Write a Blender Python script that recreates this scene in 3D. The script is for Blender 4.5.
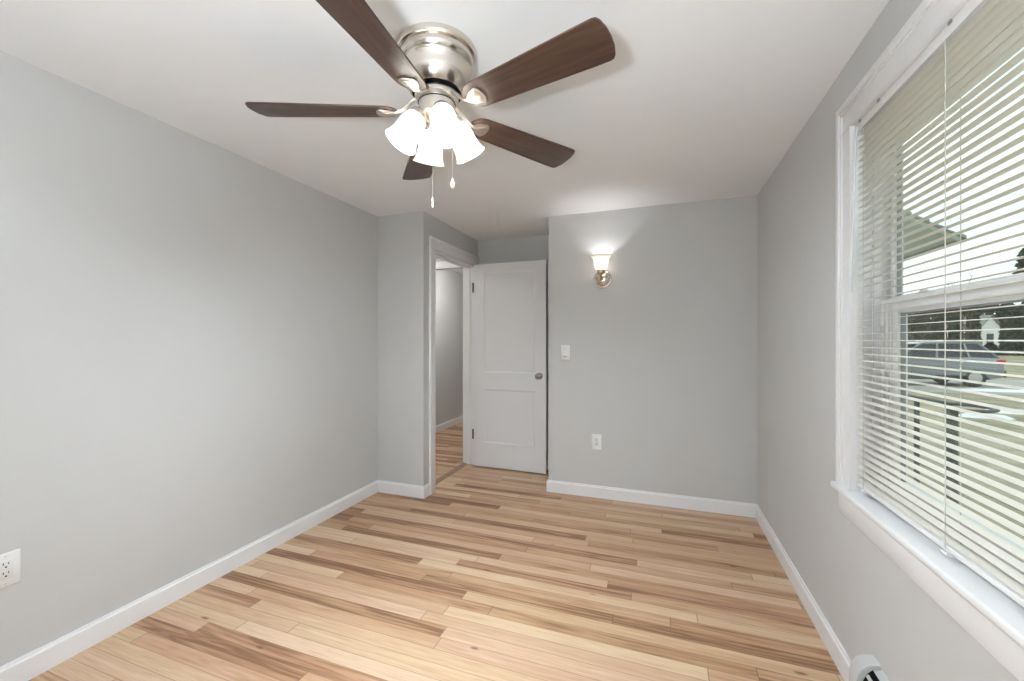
import bpy, bmesh, math, random
from mathutils import Vector, Matrix
PI = math.pi
R = math.radians
for o in list(bpy.data.objects): bpy.data.objects.remove(o)
S = bpy.context.scene
C = S.collection
random.seed(7)

# ------------------------------------------------------------------ camera
FPX = 413.0
YAW = math.atan(147 / FPX)
EYE = 1.26
cam = bpy.data.cameras.new('camera')
cam.sensor_width = 36; cam.lens = FPX / 1024 * 36
cam.clip_start = 0.02; cam.clip_end = 500
co = bpy.data.objects.new('camera', cam); C.objects.link(co)
co.location = (0, 0, EYE); co.rotation_euler = (R(90), 0, YAW)
S.camera = co

# ------------------------------------------------------------------ exposure, sky, sun
S.view_settings.view_transform = 'Standard'; S.view_settings.look = 'None'
S.view_settings.gamma = 1; S.view_settings.use_curve_mapping = False
S.view_settings.exposure = 0.07
W = bpy.data.worlds.new('overcast_sky'); S.world = W; W.use_nodes = True
wn = W.node_tree; wn.nodes.clear()
def wnode(t, **k):
    n = wn.nodes.new(t)
    for a, b in k.items(): setattr(n, a, b)
    return n
wo = wnode('ShaderNodeOutputWorld'); wb = wnode('ShaderNodeBackground')
tc = wnode('ShaderNodeTexCoord'); mp = wnode('ShaderNodeMapping'); mp.inputs['Scale'].default_value = (1, 1, 3.5)
nz = wnode('ShaderNodeTexNoise'); nz.inputs['Scale'].default_value = 2.3; nz.inputs['Detail'].default_value = 5
rp = wnode('ShaderNodeValToRGB')
rp.color_ramp.elements[0].position = .38; rp.color_ramp.elements[0].color = (.70, .79, .86, 1)
rp.color_ramp.elements[1].position = .62; rp.color_ramp.elements[1].color = (1, 1, 1, 1)
wb.inputs['Strength'].default_value = 1.6
L_ = wn.links.new
L_(tc.outputs['Generated'], mp.inputs[0]); L_(mp.outputs[0], nz.inputs['Vector']); L_(nz.outputs['Fac'], rp.inputs[0])
L_(rp.outputs[0], wb.inputs[0]); L_(wb.outputs[0], wo.inputs[0])
BULB = 1700.0       # strength of the bulbs in the ceiling fan
SCONCE = 125.0
FILL_UPLIGHT = 480.0  # strength of the fill uplighter added behind the viewer
HALL_FILL = 22.0  # strength of the fill lamp added in the hall

# ------------------------------------------------------------------ helpers
def mat(name, col, rough=.5, metal=0, spec=.5, **kw):
    m = bpy.data.materials.new(name); m.use_nodes = True
    b = m.node_tree.nodes['Principled BSDF']
    b.inputs['Base Color'].default_value = (*col, 1); b.inputs['Roughness'].default_value = rough
    b.inputs['Metallic'].default_value = metal; b.inputs['Specular IOR Level'].default_value = spec
    for k, v in kw.items(): b.inputs[k.replace('_', ' ')].default_value = v
    return m
def noisy(m, scale, amt, bump=0.0, bscale=None, stretch=(1, 1, 1), detail=4):
    """vary a material's own colour a little and give it a fine bump"""
    nt = m.node_tree; b = nt.nodes['Principled BSDF']
    t = nt.nodes.new('ShaderNodeTexCoord'); mpp = nt.nodes.new('ShaderNodeMapping'); mpp.inputs['Scale'].default_value = stretch
    n = nt.nodes.new('ShaderNodeTexNoise'); n.inputs['Scale'].default_value = scale; n.inputs['Detail'].default_value = detail
    nt.links.new(t.outputs['Object'], mpp.inputs[0]); nt.links.new(mpp.outputs[0], n.inputs['Vector'])
    r = nt.nodes.new('ShaderNodeValToRGB'); c = b.inputs['Base Color'].default_value[:3]
    r.color_ramp.elements[0].position = .3; r.color_ramp.elements[1].position = .7
    r.color_ramp.elements[0].color = (*[x * (1 - amt) for x in c], 1); r.color_ramp.elements[1].color = (*[min(1, x * (1 + amt)) for x in c], 1)
    nt.links.new(n.outputs['Fac'], r.inputs[0]); nt.links.new(r.outputs[0], b.inputs['Base Color'])
    if bump:
        n2 = nt.nodes.new('ShaderNodeTexNoise'); n2.inputs['Scale'].default_value = bscale or scale * 4; n2.inputs['Detail'].default_value = 3
        nt.links.new(mpp.outputs[0], n2.inputs['Vector'])
        bp = nt.nodes.new('ShaderNodeBump'); bp.inputs['Strength'].default_value = bump; bp.inputs['Distance'].default_value = .002
        nt.links.new(n2.outputs['Fac'], bp.inputs['Height']); nt.links.new(bp.outputs[0], b.inputs['Normal'])
    return m

def box(bm, x0, x1, y0, y1, z0, z1, bev=0, seg=2):
    vs = [bm.verts.new(p) for p in ((x0,y0,z0),(x1,y0,z0),(x1,y1,z0),(x0,y1,z0),(x0,y0,z1),(x1,y0,z1),(x1,y1,z1),(x0,y1,z1))]
    fs = [bm.faces.new([vs[i] for i in f]) for f in ((3,2,1,0),(4,5,6,7),(0,1,5,4),(1,2,6,5),(2,3,7,6),(3,0,4,7))]
    if bev:
        es = set(e for f in fs for e in f.edges)
        bmesh.ops.bevel(bm, geom=list(es), offset=bev, segments=seg, affect='EDGES', profile=.5)
def lathe(bm, prof, seg=40, M=None, cap=True):
    """revolve (radius, height) pairs about z; M places the result"""
    M = M or Matrix.Identity(4); rings = []
    for r, z in prof:
        if r < 1e-5: rings.append([bm.verts.new(M @ Vector((0, 0, z)))])
        else: rings.append([bm.verts.new(M @ Vector((r * math.cos(2*PI*i/seg), r * math.sin(2*PI*i/seg), z))) for i in range(seg)])
    for a, b in zip(rings, rings[1:]):
        for i in range(seg):
            j = (i + 1) % seg
            if len(a) == 1 and len(b) == 1: continue
            if len(a) == 1: bm.faces.new((a[0], b[i], b[j]))
            elif len(b) == 1: bm.faces.new((a[i], a[j], b[0]))
            else: bm.faces.new((a[i], a[j], b[j], b[i]))
    if cap:
        if len(rings[0]) > 1: bm.faces.new(list(reversed(rings[0])))
        if len(rings[-1]) > 1: bm.faces.new(rings[-1])
def tube(bm, pts, rad, seg=10, flat=None):
    """sweep a circle (or ellipse when flat=(a,b) multipliers) along points"""
    pts = [Vector(p) for p in pts]; rings = []
    for i, p in enumerate(pts):
        t = (pts[min(i+1, len(pts)-1)] - pts[max(i-1, 0)]).normalized()
        up = Vector((0, 0, 1)) if abs(t.z) < .95 else Vector((1, 0, 0))
        a = t.cross(up).normalized(); b = a.cross(t).normalized()
        r = rad[i] if isinstance(rad, (list, tuple)) else rad
        fa, fb = flat[i] if isinstance(flat, list) else (flat or (1, 1))
        rings.append([bm.verts.new(p + a * (r*fa*math.cos(2*PI*k/seg)) + b * (r*fb*math.sin(2*PI*k/seg))) for k in range(seg)])
    for u, v in zip(rings, rings[1:]):
        for k in range(seg): bm.faces.new((u[k], u[(k+1) % seg], v[(k+1) % seg], v[k]))
    bm.faces.new(list(reversed(rings[0]))); bm.faces.new(rings[-1])
def prism(bm, poly, axis, a, b, bev=0):
    """extrude a 2-D polygon along an axis ('x','y','z') from a to b"""
    def P(p, t): return {'x': (t, p[0], p[1]), 'y': (p[0], t, p[1]), 'z': (p[0], p[1], t)}[axis]
    v0 = [bm.verts.new(P(p, a)) for p in poly]; v1 = [bm.verts.new(P(p, b)) for p in poly]
    n = len(poly); fs = [bm.faces.new(v0), bm.faces.new(list(reversed(v1)))]
    for i in range(n): fs.append(bm.faces.new((v0[i], v1[i], v1[(i+1) % n], v0[(i+1) % n])))
    if bev:
        es = set(e for f in fs[:2] for e in f.edges)
        bmesh.ops.bevel(bm, geom=list(es), offset=bev, segments=2, affect='EDGES', profile=.5)
def obj(name, bm, m, parent=None, smooth=None, loc=None, rot=None):
    bmesh.ops.recalc_face_normals(bm, faces=bm.faces)
    me = bpy.data.meshes.new(name); bm.to_mesh(me); bm.free()
    for mm in (m if isinstance(m, (list, tuple)) else [m]): me.materials.append(mm)
    if smooth is not None:
        me.polygons.foreach_set('use_smooth', [True] * len(me.polygons)); me.set_sharp_from_angle(angle=R(smooth))
    o = bpy.data.objects.new(name, me); C.objects.link(o)
    if loc: o.location = loc
    if rot: o.rotation_euler = rot
    if parent: o.parent = parent
    return o
def thing(name, label, cat, loc=(0, 0, 0), rotz=0, group=None):
    o = bpy.data.objects.new(name, None); C.objects.link(o); o.empty_display_size = .1
    o.location = loc; o.rotation_euler = (0, 0, rotz); return tag(o, label, cat, group)
def tag(o, label, cat=None, group=None, kind=None):
    o['label'] = label
    if cat: o['category'] = cat
    if group: o['group'] = group
    if kind: o['kind'] = kind
    return o
def struct(name, bm, m, label, cat, parent=None, smooth=None):
    o = obj(name, bm, m, parent, smooth); return tag(o, label, cat, kind='structure')
def NB(): return bmesh.new()
def copy_thing(root, loc, rotz, label, scale=None):
    r = root.copy(); C.objects.link(r); r.location = loc; r.rotation_euler = (0, 0, rotz); r['label'] = label
    if scale: r.scale = scale
    for ch in list(root.children):
        c = ch.copy(); C.objects.link(c); c.parent = r
        for g in list(ch.children):
            d = g.copy(); C.objects.link(d); d.parent = c
    return r

# ------------------------------------------------------------------ materials
M_wall = noisy(mat('wall_paint', (.60, .60, .592), .62, spec=.3), 1.5, .012, .10, 260)
M_ceil = noisy(mat('ceiling_paint', (.88, .89, .90), .8, spec=.2), 1.2, .01, .15, 120)
M_trim = noisy(mat('trim_paint', (.84, .84, .845), .38), 3, .008)
M_door = noisy(mat('door_paint', (.80, .805, .815), .42), 3, .008, .05, 60)
M_plate = mat('white_plastic', (.86, .86, .85), .3)
M_rocker = mat('switch_plastic', (.80, .80, .79), .3)
M_black = mat('slot_black', (.004, .004, .004), .9, spec=.1)
M_hinge = mat('dark_hinge_metal', (.012, .012, .013), .5, 0)
M_chrome = mat('polished_nickel', (.40, .39, .385), .16, 1)
M_nickel = mat('brushed_nickel', (.74, .68, .61), .22, 1)
M_nickel2 = mat('satin_nickel', (.74, .70, .65), .34, 1)
M_brass = mat('warm_brass', (.62, .47, .30), .28, 1)
M_vinyl = mat('window_vinyl', (.82, .82, .83), .35)
M_gasket = mat('sash_gasket', (.30, .30, .31), .6)
M_heat = mat('heater_enamel', (.56, .56, .55), .4)
M_slat = mat('blind_slat', (.80, .775, .70), .4)
M_cord = mat('blind_cord', (.66, .65, .60), .8)
M_wand = mat('clear_wand', (.75, .76, .76), .15, Alpha=1)

def glass_mat(name, tint=(1, 1, 1)):
    m = bpy.data.materials.new(name); m.use_nodes = True; nt = m.node_tree; nt.nodes.clear()
    o = nt.nodes.new('ShaderNodeOutputMaterial'); mx = nt.nodes.new('ShaderNodeMixShader'); f = nt.nodes.new('ShaderNodeFresnel')
    f.inputs['IOR'].default_value = 1.45
    ge = nt.nodes.new('ShaderNodeNewGeometry'); mr = nt.nodes.new('ShaderNodeMapRange'); mr.inputs[3].default_value = 1.45; mr.inputs[4].default_value = 1 / 1.45
    nt.links.new(ge.outputs['Backfacing'], mr.inputs[0]); nt.links.new(mr.outputs[0], f.inputs['IOR'])
    t = nt.nodes.new('ShaderNodeBsdfTransparent'); t.inputs[0].default_value = (*tint, 1)
    g = nt.nodes.new('ShaderNodeBsdfGlossy'); g.inputs['Roughness'].default_value = .02
    nt.links.new(f.outputs[0], mx.inputs[0]); nt.links.new(t.outputs[0], mx.inputs[1]); nt.links.new(g.outputs[0], mx.inputs[2]); nt.links.new(mx.outputs[0], o.inputs[0])
    return m
M_glass = glass_mat('window_glass', (.93, .97, .95))

def shade_mat(name, col):
    m = bpy.data.materials.new(name); m.use_nodes = True; nt = m.node_tree; nt.nodes.clear()
    o = nt.nodes.new('ShaderNodeOutputMaterial'); mx = nt.nodes.new('ShaderNodeMixShader'); mx.inputs[0].default_value = .68
    d = nt.nodes.new('ShaderNodeBsdfDiffuse'); d.inputs[0].default_value = (*col, 1)
    t = nt.nodes.new('ShaderNodeBsdfTranslucent'); t.inputs[0].default_value = (*col, 1)
    nt.links.new(d.outputs[0], mx.inputs[1]); nt.links.new(t.outputs[0], mx.inputs[2])
    g = nt.nodes.new('ShaderNodeBsdfGlossy'); g.inputs['Roughness'].default_value = .15
    m2 = nt.nodes.new('ShaderNodeMixShader'); m2.inputs[0].default_value = .05
    nt.links.new(mx.outputs[0], m2.inputs[1]); nt.links.new(g.outputs[0], m2.inputs[2]); nt.links.new(m2.outputs[0], o.inputs[0])
    return m
M_shade = shade_mat('frosted_glass', (.96, .925, .86))
def emit(name, col, s):
    m = bpy.data.materials.new(name); m.use_nodes = True; nt = m.node_tree; nt.nodes.clear()
    o = nt.nodes.new('ShaderNodeOutputMaterial'); e = nt.nodes.new('ShaderNodeEmission')
    e.inputs[0].default_value = (*col, 1); e.inputs[1].default_value = s; nt.links.new(e.outputs[0], o.inputs[0]); return m
M_bulb = emit('bulb_glow', (.86, .93, 1), BULB)
M_bulb2 = emit('sconce_bulb_glow', (.97, .97, 1), SCONCE)
M_hall_fill = emit('hall_fill_glow', (1, .96, .92), HALL_FILL)

def floor_mat():
    m = bpy.data.materials.new('strip_oak_floor'); m.use_nodes = True; nt = m.node_tree; b = nt.nodes['Principled BSDF']
    N = nt.nodes.new; K = nt.links.new
    def math_(op, a, bb=None, c=None):
        n = N('ShaderNodeMath'); n.operation = op
        for i, v in enumerate((a, bb, c)):
            if v is None: continue
            if isinstance(v, (int, float)): n.inputs[i].default_value = v
            else: K(v, n.inputs[i])
        return n.outputs[0]
    t = N('ShaderNodeTexCoord'); s = N('ShaderNodeSeparateXYZ'); K(t.outputs['Object'], s.inputs[0])
    x, y = s.outputs[0], s.outputs[1]
    PW = .066
    yr = math_('DIVIDE', math_('ADD', y, 10.0), PW); row = math_('FLOOR', yr); fy = math_('FRACT', yr)
    wn_ = N('ShaderNodeTexWhiteNoise'); wn_.noise_dimensions = '1D'; K(row, wn_.inputs['W'])
    w = math_('ADD', math_('MULTIPLY', x, .88), math_('MULTIPLY', wn_.outputs['Value'], 173.0))
    v = N('ShaderNodeTexVoronoi'); v.voronoi_dimensions = '1D'; v.feature = 'F1'; v.inputs['Scale'].default_value = 1; v.inputs['Randomness'].default_value = .85; K(w, v.inputs['W'])
    ve = N('ShaderNodeTexVoronoi'); ve.voronoi_dimensions = '1D'; ve.feature = 'DISTANCE_TO_EDGE'; ve.inputs['Scale'].default_value = 1; ve.inputs['Randomness'].default_value = .85; K(w, ve.inputs['W'])
    sc = N('ShaderNodeSeparateColor'); K(v.outputs['Color'], sc.inputs[0])
    r1, r2, r3 = sc.outputs[0], sc.outputs[1], sc.outputs[2]
    # grain coordinates: stretched along the strip, shifted per strip
    cb = N('ShaderNodeCombineXYZ'); K(math_('ADD', math_('MULTIPLY', x, 1.6), math_('MULTIPLY', r1, 60.0)), cb.inputs[0])
    K(math_('ADD', math_('MULTIPLY', y, 26.0), math_('MULTIPLY', r2, 40.0)), cb.inputs[1]); K(math_('MULTIPLY', r3, 30.0), cb.inputs[2])
    g1 = N('ShaderNodeTexNoise'); g1.inputs['Scale'].default_value = 1.0; g1.inputs['Detail'].default_value = 5; g1.inputs['Distortion'].default_value = 1.4; K(cb.outputs[0], g1.inputs['Vector'])
    cb2 = N('ShaderNodeCombineXYZ'); K(math_('ADD', math_('MULTIPLY', x, 9.0), math_('MULTIPLY', r2, 60.0)), cb2.inputs[0]); K(math_('MULTIPLY', y, 260.0), cb2.inputs[1])
    g2 = N('ShaderNodeTexNoise'); g2.inputs['Scale'].default_value = 1.0; g2.inputs['Detail'].default_value = 3; K(cb2.outputs[0], g2.inputs['Vector'])
    # growth rings
    wv = N('ShaderNodeTexWave'); wv.wave_type = 'BANDS'; wv.bands_direction = 'Y'; wv.inputs['Scale'].default_value = .55; wv.inputs['Distortion'].default_value = 7; wv.inputs['Detail'].default_value = 2; wv.inputs['Detail Scale'].default_value = .8
    K(cb.outputs[0], wv.inputs['Vector'])
    tone = math_('ADD', r1, math_('MULTIPLY', math_('SUBTRACT', g1.outputs['Fac'], .5), 1.15))
    tone = math_('ADD', tone, math_('MULTIPLY', math_('SUBTRACT', wv.outputs['Fac'], .5), .10))
    ramp = N('ShaderNodeValToRGB'); K(tone, ramp.inputs[0]); cr = ramp.color_ramp
    cols = [(0, (.24, .13, .075)), (.08, (.33, .19, .11)), (.20, (.43, .265, .16)), (.36, (.53, .35, .225)), (.60, (.585, .41, .285)), (.82, (.63, .465, .33)), (1, (.68, .53, .395))]
    cr.elements[0].position, cr.elements[0].color = 0, (*cols[0][1], 1); cr.elements[1].position, cr.elements[1].color = 1, (*cols[-1][1], 1)
    for p, c in cols[1:-1]:
        e = cr.elements.new(p); e.color = (*c, 1)
    # pink / yellow shift per strip
    mxh = N('ShaderNodeMix'); mxh.data_type = 'RGBA'; mxh.blend_type = 'MULTIPLY'; mxh.inputs[0].default_value = 1
    hr = N('ShaderNodeValToRGB'); K(r3, hr.inputs[0]); hr.color_ramp.elements[0].color = (1.0, .93, .91, 1); hr.color_ramp.elements[1].color = (1.0, .985, .88, 1)
    K(ramp.outputs[0], mxh.inputs[6]); K(hr.outputs[0], mxh.inputs[7])
    fine = N('ShaderNodeMix'); fine.data_type = 'RGBA'; fine.blend_type = 'MULTIPLY'; fine.inputs[0].default_value = 1
    fr = N('ShaderNodeValToRGB'); K(g2.outputs['Fac'], fr.inputs[0]); fr.color_ramp.elements[0].position = .3; fr.color_ramp.elements[0].color = (.86, .83, .80, 1); fr.color_ramp.elements[1].position = .6; fr.color_ramp.elements[1].color = (1, 1, 1, 1)
    K(mxh.outputs[2], fine.inputs[6]); K(fr.outputs[0], fine.inputs[7])
    # knots
    kv = N('ShaderNodeTexVoronoi'); kv.inputs['Scale'].default_value = 1.0; kv.inputs['Randomness'].default_value = 1
    kc = N('ShaderNodeCombineXYZ'); K(math_('MULTIPLY', x, 2.2), kc.inputs[0]); K(math_('MULTIPLY', y, 6.0), kc.inputs[1]); K(kc.outputs[0], kv.inputs['Vector'])
    kd = math_('ADD', kv.outputs['Distance'], math_('MULTIPLY', g1.outputs['Fac'], .10))
    kr = N('ShaderNodeMapRange'); kr.inputs[1].default_value = .075; kr.inputs[2].default_value = .105; kr.inputs[3].default_value = .75; kr.inputs[4].default_value = 0; K(kd, kr.inputs[0])
    km = N('ShaderNodeMix'); km.data_type = 'RGBA'; K(kr.outputs[0], km.inputs[0]); K(fine.outputs[2], km.inputs[6]); km.inputs[7].default_value = (.14, .07, .04, 1)
    # seams
    e1 = math_('MINIMUM', fy, math_('SUBTRACT', 1.0, fy))
    s1 = N('ShaderNodeMapRange'); s1.inputs[1].default_value = .008; s1.inputs[2].default_value = .030; s1.inputs[3].default_value = .55; s1.inputs[4].default_value = 0; K(e1, s1.inputs[0])
    s2 = N('ShaderNodeMapRange'); s2.inputs[1].default_value = .0008; s2.inputs[2].default_value = .0022; s2.inputs[3].default_value = .7; s2.inputs[4].default_value = 0; K(ve.outputs['Distance'], s2.inputs[0])
    sm = math_('MAXIMUM', s1.outputs[0], s2.outputs[0])
    fin = N('ShaderNodeMix'); fin.data_type = 'RGBA'; K(sm, fin.inputs[0]); K(km.outputs[2], fin.inputs[6]); fin.inputs[7].default_value = (.16, .09, .05, 1)
    K(fin.outputs[2], b.inputs['Base Color']); b.inputs['Roughness'].default_value = .42; b.inputs['Specular IOR Level'].default_value = .35
    bp = N('ShaderNodeBump'); bp.inputs['Strength'].default_value = .25; bp.inputs['Distance'].default_value = .001
    K(math_('SUBTRACT', math_('MULTIPLY', g2.outputs['Fac'], .2), sm), bp.inputs['Height']); K(bp.outputs[0], b.inputs['Normal'])
    return m
M_floor = floor_mat()

def wood_mat(name, dark, light, rough):
    m = bpy.data.materials.new(name); m.use_nodes = True; nt = m.node_tree; b = nt.nodes['Principled BSDF']
    t = nt.nodes.new('ShaderNodeTexCoord'); mpp = nt.nodes.new('ShaderNodeMapping'); mpp.inputs['Scale'].default_value = (4, 55, 55)
    n = nt.nodes.new('ShaderNodeTexNoise'); n.inputs['Scale'].default_value = 1; n.inputs['Detail'].default_value = 6; n.inputs['Distortion'].default_value = .8
    r = nt.nodes.new('ShaderNodeValToRGB'); r.color_ramp.elements[0].position = .3; r.color_ramp.elements[1].position = .72
    r.color_ramp.elements[0].color = (*dark, 1); r.color_ramp.elements[1].color = (*light, 1)
    for a, c in ((t.outputs['Object'], mpp.inputs[0]), (mpp.outputs[0], n.inputs['Vector']), (n.outputs['Fac'], r.inputs[0]), (r.outputs[0], b.inputs['Base Color'])): nt.links.new(a, c)
    b.inputs['Roughness'].default_value = rough; return m
M_blade = wood_mat('walnut_blade', (.042, .021, .015), (.105, .058, .040), .33)
M_thresh = wood_mat('threshold_oak', (.24, .15, .09), (.42, .28, .18), .45)

# ------------------------------------------------------------------ room shell
XL, XR, YB, H = -2.215, .66, 3.355, 2.295
YJ, XJ, YN, XN = 2.875, -1.775, 3.92, -.87
YC = -.95; T = .12
bm = NB(); box(bm, -3.0, .80, YC - T, 6.7, -.10, 0); struct('floor', bm, M_floor, 'honey-toned oak strip floor of mixed light and dark boards', 'floor')
bm = NB(); box(bm, -3.0, .80, YC - T, 6.7, H, H + .12); struct('ceiling', bm, M_ceil, 'smooth flat white ceiling', 'ceiling')
bm = NB(); box(bm, XL - T, XL, YC, YJ, 0, H); struct('wall_left', bm, M_wall, 'long plain light grey wall on the left', 'wall')
bm = NB(); box(bm, -3.0, XJ, YJ, YJ + T, 0, H); struct('wall_jog', bm, M_wall, 'short grey wall return beside the doorway', 'wall')
WY0, WY1, WZ0, WZ1 = .76, 1.80, .70, 2.03
bm = NB()
box(bm, XR, XR + .115, YC, WY0, 0, H); box(bm, XR, XR + .115, WY1, 6.7, 0, H)
box(bm, XR, XR + .115, WY0, WY1, 0, WZ0); box(bm, XR, XR + .115, WY0, WY1, WZ1, H)
struct('wall_right', bm, M_wall, 'grey wall on the right with the window', 'wall')
bm = NB(); box(bm, XN, XR, YB, YB + T, 0, H); struct('wall_back', bm, M_wall, 'grey end wall with wall lamp, switch and outlet', 'wall')
bm = NB(); box(bm, XN, XN + T, YB + T, YN, 0, H); struct('wall_alcove_side', bm, M_wall, 'grey side wall of the recess behind the open door', 'wall')
bm = NB(); box(bm, XJ - T, XN + T, YN, YN + T, 0, H); struct('wall_alcove_back', bm, M_wall, 'grey wall above and behind the open door', 'wall')
DY0, DY1, DZ = 3.045, 3.842, 2.025
bm = NB(); box(bm, XJ - T, XJ, YJ + T, DY0, 0, H); box(bm, XJ - T, XJ, DY1, YN, 0, H); box(bm, XJ - T, XJ, DY0, DY1, DZ, H)
struct('wall_doorway', bm, M_wall, 'grey wall pierced by the doorway to the hall', 'wall')
NX0, NX1, NZ0, NZ1 = -1.85, -.25, .62, 2.03
bm = NB(); box(bm, -3.0, NX0, YC - T, YC, 0, H); box(bm, NX1, XR, YC - T, YC, 0, H); box(bm, NX0, NX1, YC - T, YC, 0, NZ0); box(bm, NX0, NX1, YC - T, YC, NZ1, H); struct('wall_near', bm, M_wall, 'grey wall behind the viewer', 'wall')
bm = NB(); box(bm, -3.0, -2.88, YJ + T, 6.7, 0, H); struct('wall_hall_left', bm, M_wall, 'light wall seen through the doorway', 'wall')
bm = NB(); box(bm, -2.88, XJ - T, YN + .01, YN + T, 2.04, H); struct('wall_hall_header', bm, M_wall, 'grey wall above the opening inside the hall', 'wall')
bm = NB(); box(bm, XJ - T, XJ, YN + T, 6.7, 0, H); struct('wall_hall_right', bm, M_wall, 'right wall of the space past the hall', 'wall')
bm = NB(); box(bm, -2.88, XR, 6.58, 6.7, 0, H); struct('wall_hall_back', bm, M_wall, 'end wall of the space past the hall', 'wall')

# baseboards: flat board with a small eased cap
def board(bm, p, q, n, h=.095, t=.014):
    """board from p to q on a wall whose inward normal is n"""
    p, q, n = Vector(p), Vector(q), Vector(n)
    prof = [(0, 0), (t, 0), (t, h - .014), (t * .62, h - .010), (t * .5, h), (0, h)]
    a = [bm.verts.new((p.x + n.x * d, p.y + n.y * d, z)) for d, z in prof]
    c = [bm.verts.new((q.x + n.x * d, q.y + n.y * d, z)) for d, z in prof]
    bm.faces.new(a); bm.faces.new(list(reversed(c)))
    for i in range(len(prof)): bm.faces.new((a[i], c[i], c[(i+1) % 6], a[(i+1) % 6]))
CW = .086; CT = .016       # door casing
bm = NB(); board(bm, (XL, YC), (XL, YJ), (1, 0)); struct('baseboard_left', bm, M_trim, 'white baseboard along the left wall', 'baseboard')
bm = NB(); board(bm, (XL + .014, YJ), (XJ + .014, YJ), (0, -1)); board(bm, (XJ, YJ), (XJ, DY0 - CW), (1, 0)); struct('baseboard_jog', bm, M_trim, 'white baseboard wrapping the corner beside the doorway', 'baseboard')
bm = NB(); board(bm, (XN - .014, YB), (XR, YB), (0, -1)); board(bm, (XN, YB), (XN, YN), (-1, 0)); struct('baseboard_back', bm, M_trim, 'white baseboard along the end wall', 'baseboard')
bm = NB(); board(bm, (XR, 1.672), (XR, YB - .014), (-1, 0)); struct('baseboard_right', bm, M_trim, 'white baseboard under the window wall up to the heater', 'baseboard')
bm = NB(); board(bm, (-2.88, YJ + T), (-2.88, 6.58), (1, 0)); struct('baseboard_hall', bm, M_trim, 'white baseboard glimpsed through the doorway', 'baseboard')
bm = NB(); board(bm, (XJ + .02, YN), (XN - .014, YN), (0, -1)); struct('baseboard_alcove', bm, M_trim, 'white baseboard behind the open door', 'baseboard')

# door casing, jamb, stop, strike plate, threshold
tr = bpy.data.objects.new('trim_1', None); C.objects.link(tr); tag(tr, 'white casing and jamb around the doorway', 'door frame', kind='structure')
def casing_leg(y0, y1, z1, outer):
    bm = NB(); box(bm, XJ, XJ + CT, y0, y1, 0, z1, .003)
    if outer < 0: box(bm, XJ, XJ + CT + .006, y0 - .004, y0 + .016, 0, z1 + .004, .002)
    return bm
obj('side_casing', casing_leg(DY0 - CW, DY0 - .004, DZ + .004, -1), M_trim, tr, 40)
bm = NB(); box(bm, XJ, XJ + CT, DY1 + .004, YN, 0, DZ + .004, .003); obj('side_casing', bm, M_trim, tr, 40)
bm = NB(); box(bm, XJ, XJ + CT, DY0 - CW, YN, DZ + .004, DZ + CW, .003); box(bm, XJ, XJ + CT + .006, DY0 - CW - .004, YN, DZ + CW - .012, DZ + CW + .006, .002)
obj('head_casing', bm, M_trim, tr, 40)
bm = NB(); J = .018
box(bm, XJ - T - .002, XJ + .002, DY0, DY0 + J, 0, DZ); box(bm, XJ - T - .002, XJ + .002, DY1 - J, DY1, 0, DZ); box(bm, XJ - T - .002, XJ + .002, DY0 + J, DY1 - J, DZ - J, DZ)
obj('jamb', bm, M_trim, tr)
bm = NB(); box(bm, XJ - .075, XJ - .04, DY0 + J, DY0 + J + .011, 0, DZ - J); box(bm, XJ - .075, XJ - .04, DY1 - J - .011, DY1 - J, 0, DZ - J); box(bm, XJ - .075, XJ - .04, DY0 + J + .011, DY1 - J - .011, DZ - J - .011, DZ - J)
obj('door_stop', bm, M_trim, tr)
bm = NB(); box(bm, XJ - .032, XJ + .007, DY0 + J, DY0 + J + .003, .885, .945); tag(obj('strike_plate', bm, M_nickel2, tr), 'grey metal strike plate')
bm = NB(); box(bm, XJ - T - .0, XJ - .06, DY0 + J, DY1 - J, 0, .006, .002); struct('trim_2', bm, M_thresh, 'flat wooden threshold strip in the doorway', 'threshold')
bm = NB(); box(bm, -2.88, XJ - T, YN - .006, YN + .009, 2.032, 2.105, .002); struct('trim_3', bm, M_trim, 'white head casing over the inner hall opening', 'trim')
bm = NB(); box(bm, -2.88, XJ - T, YN + .02, YN + .05, 0, .004); struct('trim_4', bm, M_thresh, 'dark floor seam strip inside the hall', 'trim')
# far side casing strip for the visible jamb of the hall side
# ------------------------------------------------------------------ door (open, flat against the recess)
dr = bpy.data.objects.new('door_1', None); C.objects.link(dr); dr.location = (-1.750, 3.790, 0)
tag(dr, 'white two-panel interior door standing open in the recess', 'door', kind='structure')
dr.rotation_euler = (0, 0, R(-1.6))
DW, DT, DH = .752, .035, 2.018
bm = NB()
xs = [0, .112, .645, DW]; zs = [.010, .250, .778, .945, 1.930, DH]
fr = -.0175
def rect(x0, x1, z0, z1, y): return [bm.verts.new(p) for p in ((x0, y, z0), (x1, y, z0), (x1, y, z1), (x0, y, z1))]
for side in (-1, 1):
    yf = side * DT / 2; yr_ = side * (DT / 2 - .006)
    for i in range(3):
        for k in range(5):
            if i == 1 and k in (1, 3):
                a = rect(xs[i], xs[i+1], zs[k], zs[k+1], yf); d = .012
                b_ = rect(xs[i] + d, xs[i+1] - d, zs[k] + d, zs[k+1] - d, yr_)
                for q in range(4): bm.faces.new((a[q], a[(q+1) % 4], b_[(q+1) % 4], b_[q]))
                bm.faces.new(b_)
            else: bm.faces.new(rect(xs[i], xs[i+1], zs[k], zs[k+1], yf))
for (a, b_) in (((0, -DT/2), (0, DT/2)), ((DW, -DT/2), (DW, DT/2))):
    bm.faces.new([bm.verts.new(p) for p in ((a[0], a[1], .01), (b_[0], b_[1], .01), (b_[0], b_[1], DH), (a[0], a[1], DH))])
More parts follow.
